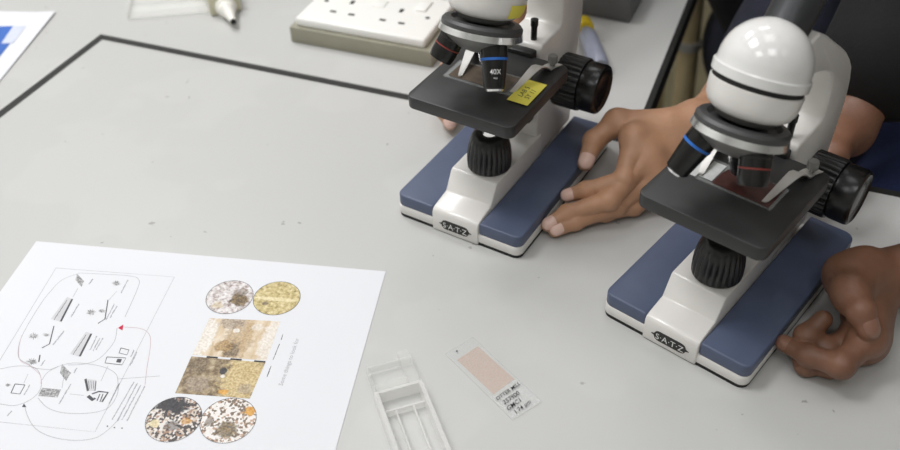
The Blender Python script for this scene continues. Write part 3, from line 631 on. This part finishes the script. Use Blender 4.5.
M['dkpatch'] = ramp_mat('dark_brown_print', [(.3, (84, 70, 54)), (.48, (120, 104, 80)), (.62, (160, 144, 120)), (.75, (200, 188, 172))], 330)
M['bkpatch'] = mat('charcoal_print', (50, 50, 53), .7, var=.1); M['orpatch'] = mat('orange_print', (206, 150, 60), .7, var=.2, scale=200); M['crpatch'] = mat('cream_print', (232, 218, 172), .7, var=.1)
M['gypatch'] = ramp_mat('grey_brown_print', [(.3, (140, 124, 104)), (.5, (176, 160, 136)), (.7, (210, 196, 172))], 150)
def photo_mat(name, stops, scale, blobs, kind='noise', stretch=(1, 1, 1)):
    """speckled print with soft ragged patches: (centre s, t, radius s, t, dark colour, light colour, strength), paper mm"""
    m = ramp_mat(name, stops, scale, kind, .6, stretch); nt = m.node_tree; b_ = nt.nodes['Principled BSDF']; src = b_.inputs['Base Color'].links[0].from_socket
    N = nt.nodes.new; tc = N('ShaderNodeTexCoord'); wn = N('ShaderNodeTexNoise'); wn.inputs['Scale'].default_value = 260; wn.inputs['Detail'].default_value = 5
    nt.links.new(tc.outputs['Object'], wn.inputs['Vector'])
    fn = N('ShaderNodeTexNoise'); fn.inputs['Scale'].default_value = 620; fn.inputs['Detail'].default_value = 6; nt.links.new(tc.outputs['Object'], fn.inputs['Vector'])
    cr = N('ShaderNodeMapRange'); cr.inputs['From Min'].default_value = .35; cr.inputs['From Max'].default_value = .65; nt.links.new(fn.outputs['Fac'], cr.inputs['Value'])
    for cs, ct, rs_, rt_, dk, lt, st_ in blobs:
        mp = N('ShaderNodeMapping'); mp.vector_type = 'POINT'; mp.inputs['Location'].default_value = (-cs/rs_, ct/rt_, 0); mp.inputs['Scale'].default_value = (1000/rs_, 1000/rt_, 0)
        nt.links.new(tc.outputs['Object'], mp.inputs['Vector'])
        ln = N('ShaderNodeVectorMath'); ln.operation = 'LENGTH'; nt.links.new(mp.outputs['Vector'], ln.inputs[0])
        ad = N('ShaderNodeMath'); ad.operation = 'MULTIPLY_ADD'; ad.inputs[1].default_value = 1.5; nt.links.new(wn.outputs['Fac'], ad.inputs[0]); nt.links.new(ln.outputs['Value'], ad.inputs[2])
        sm = N('ShaderNodeMapRange'); sm.interpolation_type = 'SMOOTHSTEP'; sm.inputs['From Min'].default_value = 1.45; sm.inputs['From Max'].default_value = 1.85; sm.inputs['To Min'].default_value = st_; sm.inputs['To Max'].default_value = 0
        nt.links.new(ad.outputs[0], sm.inputs['Value'])
        cm = N('ShaderNodeMix'); cm.data_type = 'RGBA'; cm.inputs['A'].default_value = lin(dk)+(1,); cm.inputs['B'].default_value = lin(lt)+(1,); nt.links.new(cr.outputs['Result'], cm.inputs['Factor'])
        mx = N('ShaderNodeMix'); mx.data_type = 'RGBA'; nt.links.new(sm.outputs['Result'], mx.inputs['Factor']); nt.links.new(src, mx.inputs['A']); nt.links.new(cm.outputs['Result'], mx.inputs['B']); src = mx.outputs['Result']
    nt.links.new(src, b_.inputs['Base Color']); return m
DK = ((58, 46, 36), (150, 132, 108)); BK = ((40, 40, 44), (64, 64, 68)); TN = ((176, 150, 96), (222, 204, 158)); BR = ((128, 98, 58), (190, 160, 112)); CRM = ((214, 198, 150), (240, 228, 190)); OR = ((196, 136, 48), (222, 170, 84)); GB = ((126, 112, 100), (188, 172, 152)); WH = ((214, 206, 194), (240, 236, 230))
def photo(bm, m_, lab):
    o = obj('photograph', bm, m_, ws, smooth=0); o['label'] = lab; return o
d_ = {p_[0]: p_ for p_ in ph}
photo(poly([(174.5, 67.4), (229.4, 64), (229.9, 103.3), (174.4, 104.6)], Zp), photo_mat('pale_rock_print', d_['pale'][1], 45, [(177, 86, 9, 24, *WH, .9), (228, 84, 9, 24, *WH, .8), (203, 86, 12, 26, *BR, .55), (193, 70, 10, 7, *GB, .8), (201, 96, 7, 8, *DK, .8), (194, 94, 8, 6, *BR, .8), (199, 77, 2.5, 2.5, *WH, .9), (214, 72, 5, 4, *WH, .6)], stretch=(2.6, .8, 1)), 'rectangular pale brown photograph')
photo(poly([(174.2, 106.2), (229.8, 105.2), (228.5, 138.6), (174.8, 140.6)], Zp), photo_mat('mottled_rock_print', [(.3, (74, 62, 48)), (.44, (124, 106, 80)), (.56, (164, 146, 116)), (.72, (204, 190, 162))], 190, [(218, 121, 17, 24, *TN, .9), (182, 114, 8, 9, *DK, .7), (187, 130, 9, 8, *GB, .7), (202, 117, 3, 4, *BK, .95), (203, 121.5, 2, 1.6, *WH, .95), (208, 135, 4, 2.4, *OR, .9), (222, 131, 6, 5, *GB, .6)]), 'rectangular mottled brown photograph')
photo(disc((182.6, 43.6), 18.2, Zp), photo_mat('grey_white_rock_print', [(.32, (112, 92, 84)), (.43, (176, 164, 158)), (.52, (216, 210, 208)), (.68, (236, 234, 233))], 300, [(191, 46, 7.5, 8, (62, 48, 32), (150, 126, 84), .95), (190, 38, 6, 5, *DK, .6), (176, 53, 5, 4, *TN, .5)]), 'round grey-white photograph with dark grain')
photo(disc((219.6, 40.2), 18.2, Zp), photo_mat('yellow_rock_print', [(.32, (124, 106, 62)), (.43, (182, 164, 110)), (.55, (208, 192, 142)), (.7, (232, 222, 184))], 330, [(219, 41.5, 19, 2.2, *CRM, .9), (212, 47, 3, 2.4, *DK, .8)]), 'round yellowish photograph')
photo(disc((182, 162.4), 19, Zp), photo_mat('dark_mosaic_print', d_['mosaic'][1], 620, [(177, 151, 13, 7, *BK, .97), (170, 168, 5, 3.5, *CRM, .8), (191, 163, 4, 3, *OR, .6), (183, 168, 6, 4, *BK, .6)], 'vor'), 'round photograph with a large black grain')
photo(disc((219.5, 158.5), 19, Zp), photo_mat('white_mosaic_print', d_['mosaic2'][1], 640, [(221, 166, 8, 7, (70, 58, 42), (156, 136, 100), .9), (232, 149, 5, 4.5, *OR, .95), (207, 161, 3, 5, *DK, .7)], 'vor'), 'round white speckled photograph with an orange grain')
for (cx, cy, r_), par in zip([(182.6, 43.6, 18.2), (219.6, 40.2, 18.2), (182, 162.4, 19), (219.5, 158.5, 19)], [o_ for o_ in list(ws.children) if o_.name.startswith('photograph') and 'round' in o_['label']]):
    b = bmesh.new(); strip(b, [(cx+r_*math.cos(2*PI*i/48), -cy+r_*math.sin(2*PI*i/48)) for i in range(48)], .4, Zp+.08, True, False); obj('photo_border', b, M['dline'], par, smooth=0)
for x_ in (185.5, 203.5, 221.3):
    b = bmesh.new(); strip(b, [(x_, -105.5+.2*(x_-174)/14), (x_+8.4, -105.3+.2*(x_-174)/14)], 1.4, Zp+.09, False, False); obj('scale_bar', b, M['ink'], ws, smooth=0)

# ================================================================== PEOPLE
CAMDIR = np.array([0, -.65, .76])
def hand_limbs(chains, radii): return [[cap(c[i], c[i+1], r[i], r[i+1]) for i in range(len(c)-1)] for c, r in zip(chains, radii)]
def build_hand(wrist, chains, radii, thenar, forearm, nails, h=1.25, palm_r=10.5, extra=(), limbk=6, flat=None):
    """chains[0] is the thumb (CMC, MCP, IP, tip); the rest run MCP, PIP, DIP, tip"""
    core = [cap(wrist, c[0], 15, palm_r-1, None) for c in chains[1:]]
    core += [cap(chains[i][0], chains[i+1][0], palm_r-1, palm_r-1.5) for i in range(1, len(chains)-1)]
    core += [cap(chains[0][0], chains[0][1], thenar[0], thenar[1])]
    core += [cap(a, b, ra, rb, flat) for a, b, ra, rb in forearm]+list(extra)
    limbs = hand_limbs(chains[1:], radii[1:]); limbs.append([cap(chains[0][i], chains[0][i+1], radii[0][i], radii[0][i+1]) for i in (1, 2)])
    for L, c, r in zip(limbs, list(chains[1:])+[chains[0]], list(radii[1:])+[radii[0]]):     # knuckle swellings
        L.append(ell(c[-3] if len(c) == 4 else c[1], [r[-3]*1.04]*3)); L.append(ell(c[-2], [r[-2]*1.05]*3))
    f = make_sdf(core, limbs, 13, 3.5, limbk)
    allp = core+[q for L in limbs for q in L]
    vf = surface(f, *bounds(allp), h)
    out = []
    for c, r, od in nails:
        d = c[-1]-c[-2]; d = d/np.linalg.norm(d); out.append(nail(f, c[-1]-d*1.0, d, od, r*1.5, r*1.8))
    return vf, out
def clothe(name, prims, h, m, parent, k=35, label=None):
    o = obj(name, body(prims, h, k), M[m], parent, smooth=180)
    if label: o['label'] = label
    return o
def head_prims(c, fd):
    f = np.array([fd[0], fd[1], -.25]); f /= np.linalg.norm(f); l = np.array([-fd[1], fd[0], 0.]); u = np.cross(f, l); c = np.array(c, float); A = np.stack([f, l, u])
    P = lambda a, b, d: c+f*a+l*b+u*d
    pr = [ell(P(0, 0, 20), (96, 76, 90), A), ell(P(18, 0, -45), (70, 58, 66), A), cap(P(92, 0, 8), P(108, 0, -22), 7, 12), ell(P(84, 0, -58), (18, 26, 12), A), ell(P(74, 0, -92), (22, 26, 18), A),
          cap(P(82, -34, 22), P(82, 34, 22), 12, 12)]+[ell(P(-4, s*78, -8), (18, 8, 32), A) for s in (-1, 1)]
    return pr, P, A

# ---- person behind the left microscope -----------------------------------------
pa_ = thing('person', 'person in navy top with both hands around the base of the left microscope', 'person', (0, 0, 0))
W = at(694, 126, 46); EL = np.array([345., 838, 12]); SH = np.array([455., 1008, 235])
thumb = [at(666, 124, 52), at(617, 122, 53), at(594, 141, 41), at(585.5, 163, 30)]
idx = [at(634, 138, 54), at(623.5, 180, 34), at(586, 190.5, 25), at(567.5, 195.5, 19)]
mid = [at(647, 157, 42), at(609, 200, 25), at(567, 213.5, 15), at(548, 224.5, 10)]
rng = [at(654, 174, 30), at(616, 207, 14), at(575, 221.5, 9.5), at(555, 230.5, 7)]
pky = [at(659, 190, 19), at(634, 207, 9), at(606, 214, 7.5), at(592, 218, 7)]
rad = [(15, 10.5, 8.8, 7.0), (9.5, 8.2, 7.0, 5.9), (9.5, 8.2, 7.0, 6.0), (9, 7.6, 6.6, 5.6), (8, 6.6, 5.8, 5)]
fa = [(W, W+(EL-W)*.35, 18, 22), (W+(EL-W)*.35, W+(EL-W)*.75, 22, 29), (W+(EL-W)*.75, EL, 29, 33)]
hl, nl = build_hand(W, [thumb, idx, mid, rng, pky], rad, (13, 10.5), fa, [(thumb, 7.0, CAMDIR), (idx, 5.9, CAMDIR), (mid, 6.0, CAMDIR), (rng, 5.6, CAMDIR)])
W2 = at(500, 30, 62); E2 = np.array([150., 1020, 150]); S2 = np.array([207., 1226, 235])
idx2 = [at(453, 70, 44), at(443, 92, 34), at(444, 111, 21), at(450, 124, 12)]
mid2 = [at(455, 72, 36), at(444, 96, 26), at(446, 112, 14), at(452, 121, 9)]
rng2 = [at(463, 72, 28), at(456, 92, 18), at(457, 106, 10), at(461, 114, 8)]
pky2 = [at(472, 70, 22), at(467, 86, 13), at(468, 96, 8), at(470, 103, 7)]
th2 = [at(485, 42, 62), at(474, 60, 58), at(476, 75, 48), at(484, 86, 40)]
fa2 = [(W2, W2+(E2-W2)*.4, 19.5, 24), (W2+(E2-W2)*.4, E2, 24, 36)]
hr, nr = build_hand(W2, [th2, idx2, mid2, rng2, pky2], rad, (15, 11), fa2, [(idx2, 5.9, CAMDIR)], h=1.8)
fd = (-.66, -.75); hp, HP, HA = head_prims((300, 1080, 480), fd)
core_body = [cap((331, 1117, 210), (302, 1085, 420), 58, 54), cap((555, 1230, -190), (345, 1125, 190), 115, 105), cap(SH, EL, 46, 38), cap(S2, E2, 46, 38), cap(SH, S2, 60, 60)]
bo = obj('body', merge(hl, hr, body(core_body+hp, 5, 25)), M['skinA'], pa_, smooth=180)
for v_ in nl+nr: obj('fingernail', v_, M['nailA'], bo, smooth=180)
for s_ in (-1, 1):
    obj('eye', body([ell(HP(82, s_*30, 6), (8, 11, 7), HA)], 2, 3), M['eye'], bo, smooth=180)
clothe('hair', [ell(HP(-14, 0, 36), (98, 86, 92), HA), ell(HP(-60, 0, -40), (50, 74, 90), HA)], 5, 'hair', pa_, 20)
SHm = EL+(EL-SH)*.02; cuff = EL+(W-EL)*.3; S2m = S2+(E2-S2)*.86
clothe('long_sleeve_top', [cap((560, 1226, -150), (350, 1130, 170), 140, 132), cap(SH, SHm, 62, 50), cap(EL, cuff, 48, 42), cap(S2, S2m, 62, 50), cap(SH, S2, 70, 70)], 7, 'navy', pa_, 50, 'navy top')
def leg(hip, knee, ankle, r=(88, 66, 48)): return [cap(hip, knee, r[0], r[1]), cap(knee, ankle, r[1], r[2])]
clothe('trousers', [cap((575+60, 1230-55, -230), (575-60, 1230+55, -230), 110, 110)]+leg((640, 1170, -235), (500, 930, -240), (510, 940, -690))+leg((515, 1290, -235), (440, 1035, -240), (450, 1050, -690)), 8, 'navy', pa_, 40, 'dark navy trousers')
for ax_, ay_ in ((510, 940), (450, 1050)):
    clothe('shoe', [cap((ax_+10, ay_+20, -722), (ax_-50, ay_-90, -732), 38, 28), cap((ax_, ay_, -722), (ax_, ay_, -680), 38, 42)], 5, 'shoe', pa_, 20)

# ---- person behind the right microscope -----------------------------------------
pb_ = thing('person', 'person in black top and blue jeans, half-closed hand beside the right microscope', 'person', (0, 0, 0))
W = at(866, 281, 28); WF = at(872, 275, 30); EL = np.array([580., 560, 66]); SH = np.array([740., 690, 240])
thumb = [at(862, 270, 44), at(850, 290, 52), at(860.5, 311, 52), at(868, 329, 44)]
idx = [at(868, 338, 29), at(841, 365, 24), at(809, 355.5, 20), at(784, 343.5, 15)]
mid = [at(862, 337, 21), at(826, 350, 15), at(806, 336, 22), at(823, 319.5, 30)]
rng = [at(865, 343, 13), at(830, 366, 8), at(806, 365, 8), at(799, 355, 8.5)]
pky = [at(870, 341, 9), at(846, 362, 7), at(826, 360, 7), at(816, 354, 7)]
rad = [(14, 10.5, 8.8, 7.4), (10, 8.8, 7.4, 6.0), (10, 8.8, 7.6, 6.6), (9, 7.8, 7, 6), (8, 7, 6, 5)]
fa = [(WF, at(905, 273, 33), 15, 18.5), (at(905, 273, 33), WF+(EL-WF)*.45, 18.5, 25), (WF+(EL-WF)*.45, EL, 25, 38)]
ex = [cap(at(843, 274, 44), at(851, 299, 49), 13, 10), cap(at(866, 270, 42), at(848, 278, 44), 14, 13), cap(at(876, 296, 22), at(869, 327, 16), 13, 10)]
hl, nl = build_hand(W, [thumb, idx, mid, rng, pky], rad, (14, 10.5), fa, [(thumb, 7.6, np.array([.5, -.5, .7])), (idx, 6.0, CAMDIR)], extra=ex)
W2 = np.array([350., 672, 38]); E2 = np.array([475., 800, 185]); S2 = np.array([600., 900, 275])
c2 = lambda dx, dz: [W2+np.array(p) for p in ((-48+dx*.5, -30-dx, 2+dz), (-74+dx*.3, -52-dx, -2+dz), (-86+dx*.2, -66-dx, -14+dz), (-86, -74-dx, -24+dz))]
ch2 = [[W2+np.array(p) for p in ((-14, -22, 6), (-28, -44, 8), (-44, -60, 4), (-54, -70, -8))]]+[[np.maximum(p, [-1e9, -1e9, 8]) for p in c2(dx, dz)] for dx, dz in ((4, 2), (-14, 2), (-30, 0), (-44, -4))]
hr, nr = build_hand(W2, ch2, rad, (14, 11), [(W2, W2+(E2-W2)*.5, 20, 27), (W2+(E2-W2)*.5, E2, 27, 38)], [], h=1.8)
fd = (-.6, -.8); hp, HP, HA = head_prims((610, 775, 490), fd)
core_body = [cap((650, 815, 220), (620, 785, 430), 60, 56), cap((715, 920, -190), (660, 830, 190), 120, 110), cap(SH, EL, 46, 39), cap(S2, E2, 46, 39), cap(SH, S2, 60, 60)]
bo = obj('body', merge(hl, hr, body(core_body+hp, 5, 25)), M['skinB'], pb_, smooth=180)
for v_ in nl: obj('fingernail', v_, M['nailB'], bo, smooth=180)
for s_ in (-1, 1):
    obj('eye', body([ell(HP(82, s_*30, 6), (8, 11, 7), HA)], 2, 3), M['eye'], bo, smooth=180)
clothe('hair', [ell(HP(-18, 0, 44), (100, 86, 92), HA)], 5, 'hair', pb_, 20)
clothe('long_sleeve_top', [cap((715, 915, -150), (655, 825, 170), 152, 140), cap(SH, SH+(EL-SH)*.9, 68, 54), cap(S2, E2, 68, 56), cap(E2, E2+(W2-E2)*.66, 76, 60), cap(SH, S2, 74, 74)], 7, 'blackcloth', pb_, 50, 'black top with pushed-up sleeves')  # right sleeve lengthened over the forearm, standing in for shade on that arm
clothe('jeans', [cap((780, 870, -220), (650, 970, -220), 112, 112)]+leg((785, 850, -215), (630, 660, -215), (650, 680, -690))+leg((640, 965, -215), (485, 790, -195), (500, 800, -690)), 8, 'denim', pb_, 40, 'blue jeans')
for ax_, ay_ in ((650, 680), (500, 800)):
    clothe('shoe', [cap((ax_+10, ay_+20, -722), (ax_-50, ay_-90, -732), 38, 28), cap((ax_, ay_, -722), (ax_, ay_, -680), 38, 42)], 5, 'shoe', pb_, 20)

# ---- stool ----------------------------------------------------------------------
t = thing('wooden_stool', 'pale wooden stool leg with grey metal collar, beyond the bench edge beside the navy top', 'stool', (290, 1400, FZ), 0)
hgt = 640
obj('seat', lathe([(110, hgt-28), (125, hgt-24), (130, hgt-14), (125, hgt-4), (112, hgt), (0, hgt-4)], 48), M['wood'], t)
for i in range(4):
    a_ = -PI/4+i*PI/2; p0 = Vector((128*math.cos(a_), 128*math.sin(a_), hgt-28)); p1 = Vector((165*math.cos(a_), 165*math.sin(a_), 0)); L_ = (p0-p1).length
    lg = obj('leg', xf(lathe([(15, 0), (17, 4), (18, L_*.5), (16, L_)], 20), axis_mtx(p1, p0-p1)), M['wood'], t)
    obj('metal_collar', xf(lathe([(16.5, L_*.84), (19, L_*.84+1), (19, L_*.84+15), (16.5, L_*.84+16)], 24), axis_mtx(p1, p0-p1)), M['band'], lg)
LAMPS = [(-900, -500, 6), (-900, 700, 22), (-900, 1900, 22), (200, -500, 6), (200, 700, 3), (200, 1900, 4), (1300, -500, 1.5), (1300, 700, .4), (1300, 1900, .3)]

# ================================================================== LIGHT AND CAMERA
def panel(x, y, w, h, p, col=(.98, .98, 1)):
    ld = bpy.data.lights.new('ceiling_light', 'AREA'); ld.shape = 'RECTANGLE'; ld.size = w*S; ld.size_y = h*S; ld.energy = p; ld.color = col
    o = bpy.data.objects.new('ceiling_light', ld); C.objects.link(o); o.location = (x*S, y*S, (cz-12)*S)
for x, y, p in LAMPS: panel(x, y, 600, 600, p)
w = bpy.data.worlds.new('World'); bpy.context.scene.world = w; w.use_nodes = True
w.node_tree.nodes['Background'].inputs['Color'].default_value = (.8, .85, .9, 1); w.node_tree.nodes['Background'].inputs['Strength'].default_value = .1
cd = bpy.data.cameras.new('Camera'); co = bpy.data.objects.new('Camera', cd); C.objects.link(co); bpy.context.scene.camera = co
cd.sensor_width = 36; cd.lens = 36*F/900; cd.clip_start = .01; cd.clip_end = 50
mm = Matrix(((CM[0][0], CM[1][0], -CM[2][0], 0), (CM[0][1], CM[1][1], -CM[2][1], 0), (CM[0][2], CM[1][2], -CM[2][2], H*S), (0, 0, 0, 1))); co.matrix_world = mm
cd.dof.use_dof = True; cd.dof.focus_distance = .69; cd.dof.aperture_fstop = 5.8
sc = bpy.context.scene; sc.view_settings.view_transform = 'Standard'; sc.view_settings.look = 'None'; sc.view_settings.exposure = 0
sc.cycles.use_denoising = True; sc.cycles.max_bounces = 8; sc.cycles.transparent_max_bounces = 16
